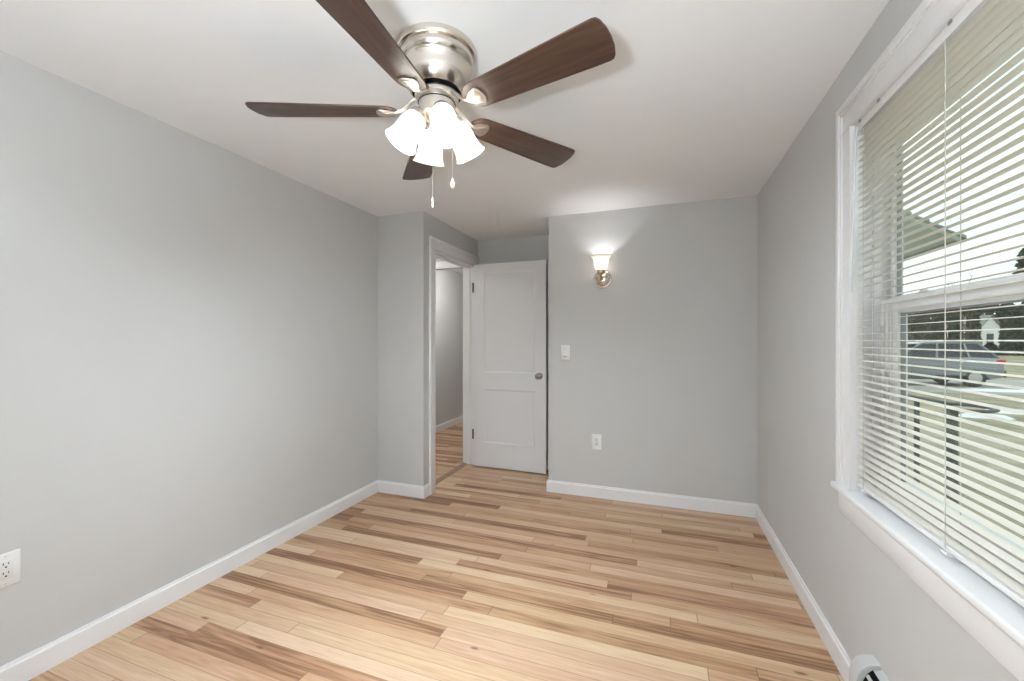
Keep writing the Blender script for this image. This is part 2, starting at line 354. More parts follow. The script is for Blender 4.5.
for z in (.01, DH): bm.faces.new([bm.verts.new(p) for p in ((0, -DT/2, z), (DW, -DT/2, z), (DW, DT/2, z), (0, DT/2, z))])
bmesh.ops.remove_doubles(bm, verts=bm.verts, dist=.0002)
obj('door_leaf', bm, M_door, dr)
kn = NB(); MM = Matrix.Translation((DW - .062, -DT/2, .925)) @ Matrix.Rotation(R(90), 4, 'X')
lathe(kn, [(.0, 0), (.031, 0), (.031, .004), (.026, .009), (.012, .012), (.010, .030), (.016, .036), (.026, .044), (.029, .053), (.026, .062), (.016, .067), (0, .068)], 28, MM)
tag(obj('door_knob', kn, M_chrome, dr, 50), 'round polished metal knob')
bm = NB(); box(bm, DW - .001, DW + .002, -.012, .012, .885, .965); obj('latch_plate', bm, M_nickel2, dr)
for z in (.325, 1.79):
    bm = NB(); box(bm, -.010, .0, -DT/2 - .006, DT/2 - .01, z - .045, z + .045)
    lathe(bm, [(.007, z - .048), (.007, z + .048)], 12, Matrix.Translation((-.006, -DT/2 - .004, 0)))
    tag(obj('hinge', bm, M_hinge, dr, 40), 'black door hinge')

# ------------------------------------------------------------------ window
wi = bpy.data.objects.new('window_1', None); C.objects.link(wi); tag(wi, 'white double-hung window with wide painted casing', 'window', kind='structure')
CI, CO = WY1, WY1 + .100; HI, HO = WZ1, WZ1 + .098
def stepped(bm, horizontal, lo, hi, a, b, outer_hi, e=0):
    """face casing with a raised back band on its outer edge and a bead inside; e lengthens the bands into the mitre"""
    def bx_(p, q, d, x=0):
        if horizontal: box(bm, XR - d, XR, p, q, a, b, .001) if 0 else box(bm, XR - d, XR, a, b, p, q, .001)
        else: box(bm, XR - d, XR, p, q, a, b + x, .001)
    if outer_hi: bx_(lo, hi - .03, .014); bx_(hi - .022, hi + .002, .024 + e * .002, e); bx_(hi - .0325, hi - .0215, .019, e * .78); bx_(lo - .001, lo + .010, .018)
    else: bx_(lo + .03, hi, .014); bx_(lo - .002, lo + .022, .024 + e * .002, e); bx_(lo + .0215, lo + .0325, .019, e * .78); bx_(hi - .010, hi + .001, .018)
bm = NB(); stepped(bm, False, CI - .004, CO, .722, HI - .004, True, HO - HI + .006); obj('side_casing', bm, M_trim, wi, 40)
bm = NB(); stepped(bm, False, WY0 - .1, WY0 + .004, .722, HI - .004, False, HO - HI + .006); obj('side_casing', bm, M_trim, wi, 40)
bm = NB(); stepped(bm, True, HI - .004, HO, WY0 - .099, CO - .001, True); obj('head_casing', bm, M_trim, wi, 40)
bm = NB(); box(bm, XR - .040, XR + .06, WY0 - .110, CO + .008, .700, .722, .006, 3); obj('stool', bm, M_trim, wi, 40)
bm = NB(); box(bm, XR - .016, XR, WY0 - .1, CO, .612, .700, .003); box(bm, XR - .022, XR, WY0 - .099, CO - .001, .688, .7005, .002); obj('apron', bm, M_trim, wi, 40)
bm = NB()
box(bm, XR - .002, XR + .115, WY1 - .006, WY1 + .002, WZ0, WZ1); box(bm, XR - .002, XR + .115, WY0 - .002, WY0 + .006, WZ0, WZ1); box(bm, XR - .002, XR + .115, WY0, WY1, WZ1 - .006, WZ1 + .002)
obj('jamb', bm, M_trim, wi)
# vinyl frame with tracks
FX0, FX1 = .705, .773
bm = NB()
for (y0, y1) in ((WY1 - .029, WY1 - .006), (WY0 + .006, WY0 + .029)): box(bm, FX0, FX1, y0, y1, .722, WZ1 - .006, .003)
box(bm, FX0, FX1, WY0 + .029, WY1 - .029, WZ1 - .055, WZ1 - .006, .003); box(bm, FX0, FX1, WY0 + .029, WY1 - .029, .722, .752, .003)
for x in (.728, .756):                               # parting stops of the two tracks
    for (y0, y1) in ((WY1 - .034, WY1 - .028), (WY0 + .028, WY0 + .034)): box(bm, x - .003, x + .003, y0, y1, .75, WZ1 - .05)
obj('window_frame', bm, M_vinyl, wi, 40)
def sash(name, x, y0, y1, z0, z1, st, bot, top, lab):
    bm = NB(); d = .013
    box(bm, x - d, x + d, y0, y0 + st, z0, z1, .003); box(bm, x - d, x + d, y1 - st, y1, z0, z1, .003)
    box(bm, x - d, x + d, y0 + st, y1 - st, z0, z0 + bot, .003); box(bm, x - d, x + d, y0 + st, y1 - st, z1 - top, z1, .003)
    for (a, b_) in ((y0 + st - .012, y0 + st + .006), (y1 - st - .006, y1 - st + .012)): box(bm, x - d - .003, x - d, a, b_, z0 + bot, z1 - top)
    if st > .1:
        for yy in (y1 - .030, y1 - .060, y1 - .078): box(bm, x - d - .004, x - d, yy - .004, yy + .004, z0 + .01, z1 - .01, .001)
    s = obj(name, bm, M_vinyl, wi, 40); tag(s, lab)
    bm = NB(); g = .004
    box(bm, x - .006, x + .006, y0 + st, y0 + st + g, z0 + bot, z1 - top); box(bm, x - .006, x + .006, y1 - st - g, y1 - st, z0 + bot, z1 - top)
    box(bm, x - .006, x + .006, y0 + st + g, y1 - st - g, z1 - top - g, z1 - top)
    obj('gasket', bm, M_gasket, s)
    bm = NB(); box(bm, x - .002, x + .002, y0 + st, y1 - st, z0 + bot, z1 - top); obj('glass_pane', bm, M_glass, s)
    return s
sash('upper_sash', .757, WY0 + .036, WY1 - .036, 1.375, 1.975, .027, .033, .055, 'outer upper sash')
sl = sash('lower_sash', .730, WY0 + .036, WY1 - .036, .752, 1.397, .112, .060, .050, 'inner lower sash')
bm = NB(); box(bm, .720, .740, 1.505, 1.555, 1.397, 1.405, .003); box(bm, .718, .730, 1.52, 1.54, 1.403, 1.411, .003); obj('sash_lock', bm, M_vinyl, wi, 40)

# added window in the wall behind the viewer, unseen, for extra daylight
w2 = bpy.data.objects.new('fill_window', None); C.objects.link(w2); tag(w2, 'wide white picture window added behind the viewer for fill daylight', 'window', kind='structure')
bm = NB()
for a in ((NX0 - .1, NX0, NZ0 - .1, NZ1 + .1), (NX1, NX1 + .1, NZ0 - .1, NZ1 + .1), (NX0, NX1, NZ1, NZ1 + .1), (NX0, NX1, NZ0 - .1, NZ0)): box(bm, a[0], a[1], YC, YC + .018, a[2], a[3], .002)
obj('casing', bm, M_trim, w2, 40)
bm = NB(); ym = YC - .06
for a in ((NX0, NX0 + .04, NZ0, NZ1), (NX1 - .04, NX1, NZ0, NZ1), (NX0 + .04, NX1 - .04, NZ1 - .04, NZ1), (NX0 + .04, NX1 - .04, NZ0, NZ0 + .04), ((NX0 + NX1)/2 - .02, (NX0 + NX1)/2 + .02, NZ0 + .04, NZ1 - .04)): box(bm, a[0], a[1], ym - .02, ym + .02, a[2], a[3], .002)
obj('window_frame', bm, M_vinyl, w2, 40)
bm = NB(); box(bm, NX0 + .04, NX1 - .04, ym - .002, ym + .002, NZ0 + .04, NZ1 - .04); obj('glass_pane', bm, M_glass, w2)

# ------------------------------------------------------------------ venetian blind
bl = thing('venetian_blind', 'white horizontal slat blind lowered inside the window casing', 'blind', (.672, 1.28, 2.0))
BX, BY0, BY1 = .673, WY0 + .010, WY1 - .009
def rel(bm):
    bmesh.ops.translate(bm, verts=bm.verts, vec=(-.672, -1.28, -2.0)); return bm
bm = NB(); box(bm, BX - .014, BX + .014, BY0, BY1, 1.998, 2.024, .002); box(bm, BX - .017, BX - .014, BY0, BY1, 1.992, 2.024, .001)
obj('headrail', rel(bm), M_plate, bl, 40)
for y in (1.75, 1.62, 1.28, .82):
    bm = NB(); box(bm, BX - .020, BX - .010, y - .006, y + .006, 2.016, 2.0238); obj('headrail_clip', rel(bm), M_gasket, bl)
bm = NB(); n = 52; z0 = .768; z1 = 1.985
def slat(bm, z, wid=.0240, cr=.0018, tilt=.07):
    pts = []
    for k in range(7):
        s = -1 + k / 3; pts.append((BX + s * wid / 2, z + cr * (1 - s * s) + tilt * s * wid / 2))
    for dz in (0, .0006): pass
    a = [bm.verts.new((x, BY0, zz)) for x, zz in pts]; b_ = [bm.verts.new((x, BY1, zz)) for x, zz in pts]
    a2 = [bm.verts.new((x, BY0, zz - .0005)) for x, zz in pts]; b2 = [bm.verts.new((x, BY1, zz - .0005)) for x, zz in pts]
    for i in range(6): bm.faces.new((a[i], a[i+1], b_[i+1], b_[i])); bm.faces.new((a2[i+1], a2[i], b2[i], b2[i+1]))
    bm.faces.new((a[0], b_[0], b2[0], a2[0])); bm.faces.new((a[6], a2[6], b2[6], b_[6]))
    bm.faces.new(a + list(reversed(a2))); bm.faces.new(list(reversed(b_)) + b2)
for i in range(n + 1): slat(bm, z0 + (z1 - z0) * i / n)
obj('slats', rel(bm), M_slat, bl, 60)
bm = NB(); box(bm, BX - .013, BX + .013, BY0, BY1, .745, .760, .004); obj('bottom_rail', rel(bm), M_plate, bl, 40)
for y in (1.735, 1.305, .875):
    bm = NB()
    for x in (BX - .0145, BX + .0145): tube(bm, [(x, y, .752), (x, y, 1.998)], .0011, 6)
    obj('ladder_cord', rel(bm), M_cord, bl)
    bm = NB(); box(bm, BX - .018, BX + .004, y - .012, y + .012, .738, .7455, .002); obj('bottom_rail_clip', rel(bm), M_plate, bl)
bm = NB(); tube(bm, [(.650, 1.759, 2.005), (.648, 1.765, 1.94), (.643, 1.785, 1.55), (.642, 1.790, 1.432)], [.0022, .004, .0048, .0055], 8)
w_ = obj('tilt_wand', rel(bm), M_wand, bl, 40)

# ------------------------------------------------------------------ baseboard heater
he = thing('baseboard_heater', 'white electric baseboard heater with black grille slots', 'heater', (XR - .03, .6, 0))
def rh(bm): bmesh.ops.translate(bm, verts=bm.verts, vec=(-(XR - .03), -.6, 0)); return bm
def hprof(ins):
    d = ins
    return [(XR, .03), (.598 + d, .03), (.595 + d, .05), (.595 + d, .165 - d), (.600 + d, .190 - d), (.612 + d * .8, .212 - d), (.632 + d * .4, .228 - d), (XR, .232 - d)]
bm = NB(); prism(bm, hprof(0), 'y', 1.618, 1.672, .002); tag(obj('end_cap', rh(bm), M_heat, he, 50), 'rounded grey-white end cap')
bm = NB(); prism(bm, hprof(.014), 'y', -.55, 1.6175); tag(obj('grille_recess', rh(bm), M_black, he), 'black slots behind the grille bars')
def strip(pts, y0, y1, t=.003):
    bm = NB()
    for (a, b_) in zip(pts, pts[1:]):
        a, b_ = Vector(a), Vector(b_); nn = Vector((-(b_ - a).y, (b_ - a).x)).normalized() * t
        if nn.x > 0: nn = -nn
        prism(bm, [a, b_, b_ + nn, a + nn], 'y', y0, y1)
    return bm
p_ = hprof(.007)
obj('top_cover', rh(strip([p_[7], p_[6]], -.55, 1.604)), M_heat, he)
obj('front_cover', rh(strip([(p_[3][0], .150), p_[2], p_[1]], -.55, 1.604)), M_heat, he)
a_, b_ = Vector(p_[6]), Vector(p_[4]); m1 = a_.lerp(b_, .40); m2 = a_.lerp(b_, .62)
obj('grille_bar', rh(strip([m1, m2], -.55, 1.604)), M_heat, he)

# ------------------------------------------------------------------ wall plates
def plate(name, lab, cat, loc, rotz, kind, group=None):
    """built facing -y, centre at the origin"""
    t = thing(name, lab, cat, loc, rotz, group)
    bm = NB(); box(bm, -.038, .038, -.006, 0, -.061, .061, .003); obj('cover_plate', bm, M_plate, t, 40)
    if kind == 'switch':
        bm = NB(); box(bm, -.017, .017, -.0075, -.005, -.034, .034, .001); s = obj('rocker_frame', bm, M_rocker, t)
        bm = NB(); prism(bm, [(-.006, .031), (-.012, -.030), (-.0065, -.031), (-.006, -.031)], 'x', -.014, .014)
        obj('rocker', bm, M_plate, t)
        bm = NB(); box(bm, -.015, .015, -.0079, -.0074, -.0335, -.031); tag(obj('rocker_gap', bm, M_black, t), 'dark gap under the rocker')
    else:
        bm = NB(); box(bm, -.017, .017, -.0085, -.005, -.034, .034, .002); s = obj('receptacle', bm, M_rocker, t, 40)
        for zc in (.0175, -.0155):
            for (x, w, h) in ((-.0065, .0022, .008), (.0065, .0022, .0065)):
                bm = NB(); box(bm, x - w/2, x + w/2, -.0088, -.0084, zc + .002, zc + .002 + h); obj('slot', bm, M_black, s)
            bm = NB(); lathe(bm, [(0, 0), (.0027, 0), (.0027, .0004), (0, .0004)], 14, Matrix.Translation((0, -.0085, zc - .006)) @ Matrix.Rotation(R(90), 4, 'X')); obj('ground_hole', bm, M_black, s)
        for zc in (.049, -.049):
            bm = NB(); lathe(bm, [(0, 0), (.0028, 0), (.0022, .0009), (0, .001)], 14, Matrix.Translation((0, -.006, zc)) @ Matrix.Rotation(R(90), 4, 'X')); obj('screw', bm, M_nickel2, t)
    return t
plate('light_switch', 'white rocker light switch on the end wall below the wall lamp', 'light switch', (-.727, YB, 1.162), 0, 'switch')
plate('wall_outlet', 'white outlet low on the end wall above the baseboard', 'outlet', (-.472, YB, .446), 0, 'outlet')
plate('wall_outlet', 'white outlet cut by the left edge, on the long left wall', 'outlet', (XL, .787, .436), R(90), 'outlet')

# ------------------------------------------------------------------ wall sconce
sc_ = thing('wall_sconce', 'lit wall lamp with bell glass shade on round nickel backplate', 'wall lamp', (-.425, YB, 1.750))
RX = Matrix.Rotation(R(90), 4, 'X')
bm = NB(); lathe(bm, [(0, 0), (.072, 0), (.072, .006), (.066, .010), (.061, .010), (.057, .016), (.050, .020), (.044, .017), (.040, .018), (.030, .028), (.020, .031), (0, .032)], 48, RX); obj('backplate', bm, M_nickel, sc_, 35)
bm = NB(); tube(bm, [(0, -.025, 0), (0, -.05, -.006), (0, -.075, -.002), (0, -.092, .012), (0, -.095, .03)], [.010, .008, .008, .009, .010], 12)
lathe(bm, [(0, 0), (.010, .002), (.013, .008), (.010, .014), (0, .016)], 20, Matrix.Translation((0, -.075, -.022))); obj('arm', bm, M_brass, sc_, 40)
bm = NB(); lathe(bm, [(.010, .020), (.016, .022), (.022, .028), (.033, .036), (.034, .052), (.036, .054), (.036, .060), (.030, .061)], 32, Matrix.Translation((0, -.095, 0))); obj('shade_cup', bm, M_brass, sc_, 40)
def shade_prof(h, r0, r1, th=.003):
    """bell: outer then inner wall, neck at z=0 and mouth at z=h"""
    out = []
    for i in range(13):
        s = i / 12; r = r0 + (r1 - r0) * (.62 * s + .38 * s ** 4) + .012 * math.sin(PI * min(1, s * 1.25)) ** 1.0 * (1 - s)
        out.append((r, h * s))
    out.append((r1 + .0015, h + .001)); inn = [(r - th, z) for r, z in reversed(out[:-1])]
    return out + inn
bm = NB(); lathe(bm, shade_prof(.112, .032, .079), 40, Matrix.Translation((0, -.095, .056)), cap=False); obj('glass_shade', bm, M_shade, sc_, 40)
bm = NB(); lathe(bm, [(0, .058), (.012, .06), (.014, .072), (.022, .088), (.024, .100), (.019, .114), (0, .121)], 20, Matrix.Translation((0, -.095, 0))); obj('light_bulb', bm, M_bulb2, sc_, 60)

# ------------------------------------------------------------------ ceiling fan
FXc, FYc = -.7495, 1.304
fan = thing('ceiling_fan', 'five-blade walnut and nickel flush ceiling fan with four lit bell shades', 'ceiling fan', (FXc, FYc, H))
bm = NB(); lathe(bm, [(0, 0), (.139, 0), (.141, -.004), (.141, -.014), (.137, -.022), (.128, -.026)], 72); obj('ceiling_ring', bm, M_nickel, fan, 35)
bm = NB(); lathe(bm, [(.10, -.02), (.128, -.024), (.131, -.032), (.128, -.048), (.120, -.056), (.123, -.060), (.125, -.064), (.121, -.070), (.118, -.100), (.112, -.124), (.100, -.142), (.092, -.150), (.086, -.151)], 72); obj('motor_housing', bm, M_nickel, fan, 35)
bm = NB(); lathe(bm, [(.088, -.148), (.086, -.156), (.060, -.160)], 48); tag(obj('vent_ring', bm, M_black, fan, 40), 'black gap ring under the motor housing')
bm = NB(); lathe(bm, [(.05, -.150), (.076, -.158), (.078, -.164), (.076, -.176), (.060, -.180), (.058, -.182)], 48); obj('flywheel', bm, M_nickel2, fan, 35)
ZB = 2.078 - H; PITCH = -12
def blade_bm():
    """blade along +x"""
    bm = NB(); out = []
    r0, r1 = .138, .652
    def hw(s): return .051 + .022 * s
    N_ = 14
    top = []
    for i in range(9):                                   # rounded root
        a = PI/2 + PI/2 * i / 8
        top.append((r0 + .045 + .045 * math.cos(a), hw(.05) * math.sin(a)))
    top.reverse()
    for i in range(1, N_):
        s = .05 + .85 * i / N_; top.append((r0 + (r1 - r0) * s, hw(s)))
    tip = [(r1 - .030, hw(.93)), (r1 - .018, hw(.95) - .003), (r1 - .010, hw(.95) - .014), (r1 - .003, .032), (r1, .0)]
    top += tip
    low = [(x, -y) for x, y in reversed(top[1:-1])]
    poly = top + low
    t = .006
    prism(bm, poly, 'z', -t/2, t/2, .0015)
    return bm
def arm_bm():
    bm = NB()
    za = -.172 - ZB                                       # hub height relative to the blade plane
    tube(bm, [(.050, 0, za), (.070, 0, za + .001), (.088, .0, za - .008), (.105, .0, za * .48), (.125, 0, .004), (.147, 0, -.008), (.170, 0, -.009)],
         [.012, .012, .011, .010, .011, .010, .008], 10, [(1.2, .6), (1.1, .55), (.9, .6), (.85, .6), (1.0, .55), (1.3, .4), (1.0, .3)])
    return bm
def shield_bm():
    bm = NB(); pts = []
    for i in range(15):                                   # fan-shaped medallion below the blade root
        a = -PI/2 + PI * i / 14
        pts.append((.196 + .018 * math.cos(a), .034 * math.sin(a)))
    poly = [(.146, -.009)] + [(.169, -.026)] + pts + [(.169, .026)] + [(.146, .009)]
    prism(bm, poly, 'z', -.0085, -.0032, .0015)
    poly2 = [(.164, -.006)] + [(.176 + (x - .176) * .72, y * .72) for x, y in pts] + [(.164, .006)]
    prism(bm, poly2, 'z', -.0105, -.0085, .0008)
    return bm
b_mesh = a_mesh = s_mesh = None
for k in range(5):
    ang = R(57.0 + 72 * k)
    M4 = Matrix.Translation((0, 0, ZB)) @ Matrix.Rotation(ang, 4, 'Z')
    MP = M4 @ Matrix.Rotation(R(PITCH), 4, 'X')
    if k == 0:
        b0 = obj('blade', blade_bm(), M_blade, fan, 40); a0 = obj('blade_arm', arm_bm(), M_nickel2, fan, 60); s0 = obj('arm_plate', shield_bm(), M_nickel2, a0, 40)
        parts = (b0, a0, s0)
    else:
        b1 = b0.copy(); a1 = a0.copy(); s1 = s0.copy()
        for q in (b1, a1, s1): C.objects.link(q)
        b1.parent = fan; a1.parent = fan; s1.parent = a1; parts = (b1, a1, s1)
    parts[0].matrix_local = MP; parts[1].matrix_local = M4; parts[2].matrix_local = Matrix.Rotation(R(PITCH), 4, 'X')
# light kit
bm = NB(); lathe(bm, [(.04, -.180), (.064, -.183), (.066, -.188), (.064, -.190), (.064, -.232), (.058, -.240), (.040, -.246), (.030, -.262), (.018, -.272), (.012, -.285), (0, -.288)], 48); obj('light_fitter', bm, M_nickel2, fan, 35)
bm = NB(); lathe(bm, [(.0645, -.1865), (.0668, -.1885), (.0645, -.1905)], 48, cap=False); tag(obj('fitter_seam', bm, M_black, fan), 'dark seam around the fitter')
TILT = 30
def shade_dir(az): return Matrix.Rotation(az, 4, 'Z') @ Matrix.Translation((.062, 0, -.236)) @ Matrix.Rotation(R(180 - TILT), 4, 'Y')
for k in range(4):
    az = R(-46 + 90 * k); Mx = shade_dir(az)
    if k == 0:
        bm = NB(); lathe(bm, [(.012, -.030), (.016, -.012), (.022, -.004), (.031, .0), (.033, .008), (.033, .024), (.030, .025)], 28)
        h0 = obj('shade_holder', bm, M_nickel, fan, 40)
        bm = NB(); lathe(bm, shade_prof(.120, .030, .059), 40, Matrix.Translation((0, 0, .010)), cap=False); g0 = obj('glass_shade', bm, M_shade, fan, 40)
        bm = NB(); lathe(bm, [(0, .018), (.012, .02), (.013, .036), (.022, .058), (.026, .076), (.022, .092), (0, .102)], 20); l0 = obj('light_bulb', bm, M_bulb, g0, 60)
        h, g, l = h0, g0, l0
    else:
        h = h0.copy(); g = g0.copy(); l = l0.copy()
        for q in (h, g, l): C.objects.link(q)
        h.parent = fan; g.parent = fan; l.parent = g
    h.matrix_local = Mx; g.matrix_local = Mx
# pull chains
def chain(name, x, y, z0, z1, kind):
    bm = NB(); n = int((z0 - z1) / .0042)
    tube(bm, [(x, y, z0), (x, y, z1)], .0006, 6)
    for i in range(n): 
        z = z0 - i * .0042; lathe(bm, [(0, .0010), (.0010, 0), (0, -.0010)], 6, Matrix.Translation((x, y, z)))
    c = obj(name, bm, M_nickel2, fan)
    bm = NB()
    if kind == 'drop':
        lathe(bm, [(0, .008), (.0022, .006), (.003, .0), (.0062, -.012), (.0085, -.020), (.0080, -.027), (.005, -.032), (0, -.034)], 20, Matrix.Translation((x, y, z1)))
        tag(obj('chain_fob', bm, mat('pale_wood_fob', (.66, .56, .46), .4), c, 60), 'pale teardrop chain fob')
    else:
        lathe(bm, [(0, .004), (.0025, .002), (.0025, -.026), (.004, -.028), (.004, -.034), (0, -.036)], 14, Matrix.Translation((x, y, z1)))
        tag(obj('chain_fob', bm, M_nickel2, c, 60), 'small metal cylinder chain fob')
cr_, sr_ = math.cos(YAW), math.sin(YAW)
chain('pull_chain', .000, -.030, -.26, -.535, 'cyl')
chain('pull_chain', .060, .005, -.235, -.465, 'drop')

# ------------------------------------------------------------------ ceiling lamps added to brighten the hall, out of the picture
hl = thing('hall_fill_lamp', 'unseen flush round fill lamp added in the hall, behind the door wall', 'ceiling lamp', (-2.62, 3.30, H))
bm = NB(); lathe(bm, [(0, 0), (.15, 0), (.15, -.02), (.14, -.025)], 40); obj('lamp_base', bm, M_nickel2, hl, 40)
bm = NB(); lathe(bm, [(.138, -.024), (.135, -.045), (.10, -.075), (.05, -.088), (0, -.092)], 40); obj('lamp_glass', bm, M_hall_fill, hl, 60)
hf = copy_thing(hl, (-2.30, 4.75, H), 0, 'unseen flush round fill lamp added past the inner hall opening')  # second added lamp, brightens the space past the hall
gl = [c for c in hf.children if c.name.startswith('lamp_glass')][0]; gl.data = gl.data.copy(); gl.data.materials[0] = emit('inner_hall_fill_glow', (1, .98, .95), 50)
# unseen uplighter added behind the viewer to brighten the ceiling
fl = thing('fill_uplighter', 'slim nickel fill uplighter added behind the viewer, unseen', 'fill light', (-.20, -.62, -.22))
bm = NB(); lathe(bm, [(0, .22), (.14, .22), (.14, .232), (.10, .242), (.02, .25), (0, .251)], 40); obj('base', bm, M_nickel2, fl, 40)
bm = NB(); lathe(bm, [(.011, .248), (.011, 1.22)], 16); obj('pole', bm, M_nickel2, fl, 60)
bm = NB(); lathe(bm, [(0, 1.20), (.03, 1.205), (.10, 1.245), (.15, 1.30), (.147, 1.30), (.098, 1.252), (0, 1.222)], 40); obj('bowl_shade', bm, M_plate, fl, 60)
bm = NB(); lathe(bm, [(0, 1.262), (.10, 1.272), (.115, 1.285), (0, 1.29)], 40); obj('lamp_disc', bm, emit('fill_uplight_glow', (.86, .93, 1), FILL_UPLIGHT), fl, 60)

# ------------------------------------------------------------------ outside, seen through the blind
GZ = -.45
def ground_mat():
    m = mat('winter_lawn', (.3, .3, .2), .95, spec=.1); nt = m.node_tree; b = nt.nodes['Principled BSDF']
    t = nt.nodes.new('ShaderNodeTexCoord'); n = nt.nodes.new('ShaderNodeTexNoise'); n.inputs['Scale'].default_value = .9; n.inputs['Detail'].default_value = 8; n.inputs['Roughness'].default_value = .7
    r = nt.nodes.new('ShaderNodeValToRGB'); cr = r.color_ramp
    cr.elements[0].position = .35; cr.elements[0].color = (.19, .18, .11, 1); cr.elements[1].position = .68; cr.elements[1].color = (.52, .47, .33, 1)
    e = cr.elements.new(.5); e.color = (.36, .33, .23, 1)
    nt.links.new(t.outputs['Object'], n.inputs['Vector']); nt.links.new(n.outputs['Fac'], r.inputs[0]); nt.links.new(r.outputs[0], b.inputs['Base Color']); return m
M_lawn = ground_mat()
M_road = noisy(mat('pale_asphalt', (.42, .42, .39), .9, spec=.2), 1.5, .15, detail=8)
M_gravel = noisy(mat('tan_gravel', (.40, .37, .28), .95, spec=.1), 3, .2, detail=8)
M_snow = mat('snow_patch', (.85, .87, .88), .8)
M_iron = mat('dark_green_iron', (.035, .05, .045), .5)
M_shingle = noisy(mat('roof_shingle', (.26, .29, .27), .9), 8, .3)
M_soffit = noisy(mat('porch_soffit', (.46, .52, .46), .7), 14, .10, stretch=(1, 12, 1))
M_fascia = mat('porch_fascia', (.75, .78, .76), .5)
M_deck = noisy(mat('porch_boards', (.42, .37, .26), .9), 5, .1)
M_leaf = noisy(mat('evergreen_needles', (.075, .095, .065), .9, spec=.1), 2.5, .55, detail=6)
M_bark = noisy(mat('bark', (.12, .095, .075), .9, spec=.1), 6, .3)
M_car = mat('car_paint', (.25, .28, .30), .25, .5, Coat_Weight=.6)
M_cglass = mat('car_glass', (.02, .025, .03), .08)
M_tyre = mat('tyre_rubber', (.02, .02, .02), .8)
M_rim = mat('wheel_alloy', (.5, .5, .5), .3, 1)
M_tail = mat('tail_light_red', (.5, .02, .02), .3)
M_clad = mat('car_cladding', (.03, .03, .03), .7)
M_white = mat('house_siding', (.78, .79, .77), .7)
def at(u, c, z=GZ):
    """point at picture column u and distance c ahead of the viewer, on height z"""
    r = (u - 512) / FPX
    return Vector((c * (-math.sin(YAW) + r * math.cos(YAW)), c * (math.cos(YAW) + r * math.sin(YAW)), z))
bm = NB(); box(bm, -80, 140, -40, 160, GZ - .3, GZ); struct('ground', bm, M_lawn, 'patchy winter lawn beyond the window', 'lawn')
bm = NB(); box(bm, -60, 120, 17.4, 23.5, GZ, GZ + .02); struct('road', bm, M_road, 'pale asphalt road crossing beyond the lawn', 'road')
bm = NB(); box(bm, 3.4, 5.6, 5.0, 17.4, GZ, GZ + .015); struct('driveway', bm, M_gravel, 'pale gravel driveway strip leading to the road', 'driveway')
bm = NB(); box(bm, .775, 2.75, 2.4, 9.5, GZ, -.32); struct('porch_floor', bm, M_deck, 'low tan porch floor beside the house', 'porch floor')
# snow patches
for i, (u, c, w, h) in enumerate(((985, 9.2, .45, .22), (1003, 13.8, 1.3, .4), (1012, 9.8, .5, .25))):
    p = at(u, c); bm = NB(); pts = [(p.x + w * (1 + .25 * random.random()) * math.cos(a), p.y + h * (1 + .3 * random.random()) * math.sin(a)) for a in [2*PI*k/14 for k in range(14)]]
    v = [bm.verts.new((x, y, GZ)) for x, y in pts]; v2 = [bm.verts.new((p.x + (x - p.x) * .7, p.y + (y - p.y) * .7, GZ + .06)) for x, y in pts]
    for k in range(14): bm.faces.new((v[k], v[(k+1) % 14], v2[(k+1) % 14], v2[k]))
    bm.faces.new(v2)
    tag(obj('snow_patch', bm, M_snow), ('small snow patch on the lawn past the railing scroll', 'long snow patch on the lawn in front of the road by the car tail', 'snow patch at the right edge of the lower window pane')[i], 'snow', 'snow patches on the lawn')
# porch roof
pr = thing('porch_roof', 'grey-green porch roof slope attached to the outside of the house', 'porch roof', (.80, 5.0, 2.0))
def rp_(bm): bmesh.ops.translate(bm, verts=bm.verts, vec=(-.80, -5.0, -2.0)); return bm
SL = .64; ex, ez = 2.60, 2.20
bm = NB(); prism(bm, [(ex, ez), (.775, ez + SL * 1.825), (.775, ez + SL * 1.825 + .02), (ex, ez + .02)], 'y', 5.0, 9.0); tag(obj('soffit', rp_(bm), M_soffit, pr), 'grey-green boarded underside')
bm = NB()
for i in range(14):
    t0, t1 = i / 14, (i + 1) / 14; xa, xb = ex + .05 - (ex - .75) * t0, ex + .05 - (ex - .75) * t1; za, zb = ez + SL * (ex - xa), ez + SL * (ex - xb)
    prism(bm, [(xa, za + .025), (xb, zb + .025), (xb, zb + .035), (xa, za + .055)], 'y', 4.95, 9.0)
tag(obj('shingle_courses', rp_(bm), M_shingle, pr), 'stepped grey shingle courses')
bm = NB(); prism(bm, [(ex + .02, ez - .03), (.80, ez - .03 + SL * 1.82), (.80, ez + .03 + SL * 1.82), (ex + .02, ez + .03)], 'y', 4.975, 4.998); obj('rake_board', rp_(bm), M_soffit, pr)
# iron railing with scroll
rl = thing('porch_railing', 'dark iron porch railing ending in a round scroll', 'railing', (2.6, 5.3, -.32))
def rr(bm): bmesh.ops.translate(bm, verts=bm.verts, vec=(-2.6, -5.3, .32)); return bm
for (x, y, w) in ((2.6, 6.15, .018), (2.6, 5.62, .018), (2.6, 5.05, .030)):
    bm = NB(); box(bm, x - w, x + w, y - w, y + w, -.32, .62, .003); box(bm, x - w - .02, x + w + .02, y - w - .02, y + w + .02, -.32, -.305); obj('post', rr(bm), M_iron, rl)
bm = NB(); tube(bm, [(2.6, 9.2, .66), (2.6, 5.6, .655)], .02, 8, (1.3, .7)); obj('top_rail', rr(bm), M_iron, rl)
bm = NB(); cx_, cy_ = 2.74, 5.05
pts = [(2.6, 5.60, .655), (2.6, 5.28, .66)]
for i in range(22):
    a = R(150 - 17 * i); r_ = .155 * (1 - .022 * i); pts.append((cx_ + r_ * math.cos(a), cy_ - .05 + r_ * math.sin(a) * 1.1, .655 - .002 * i))
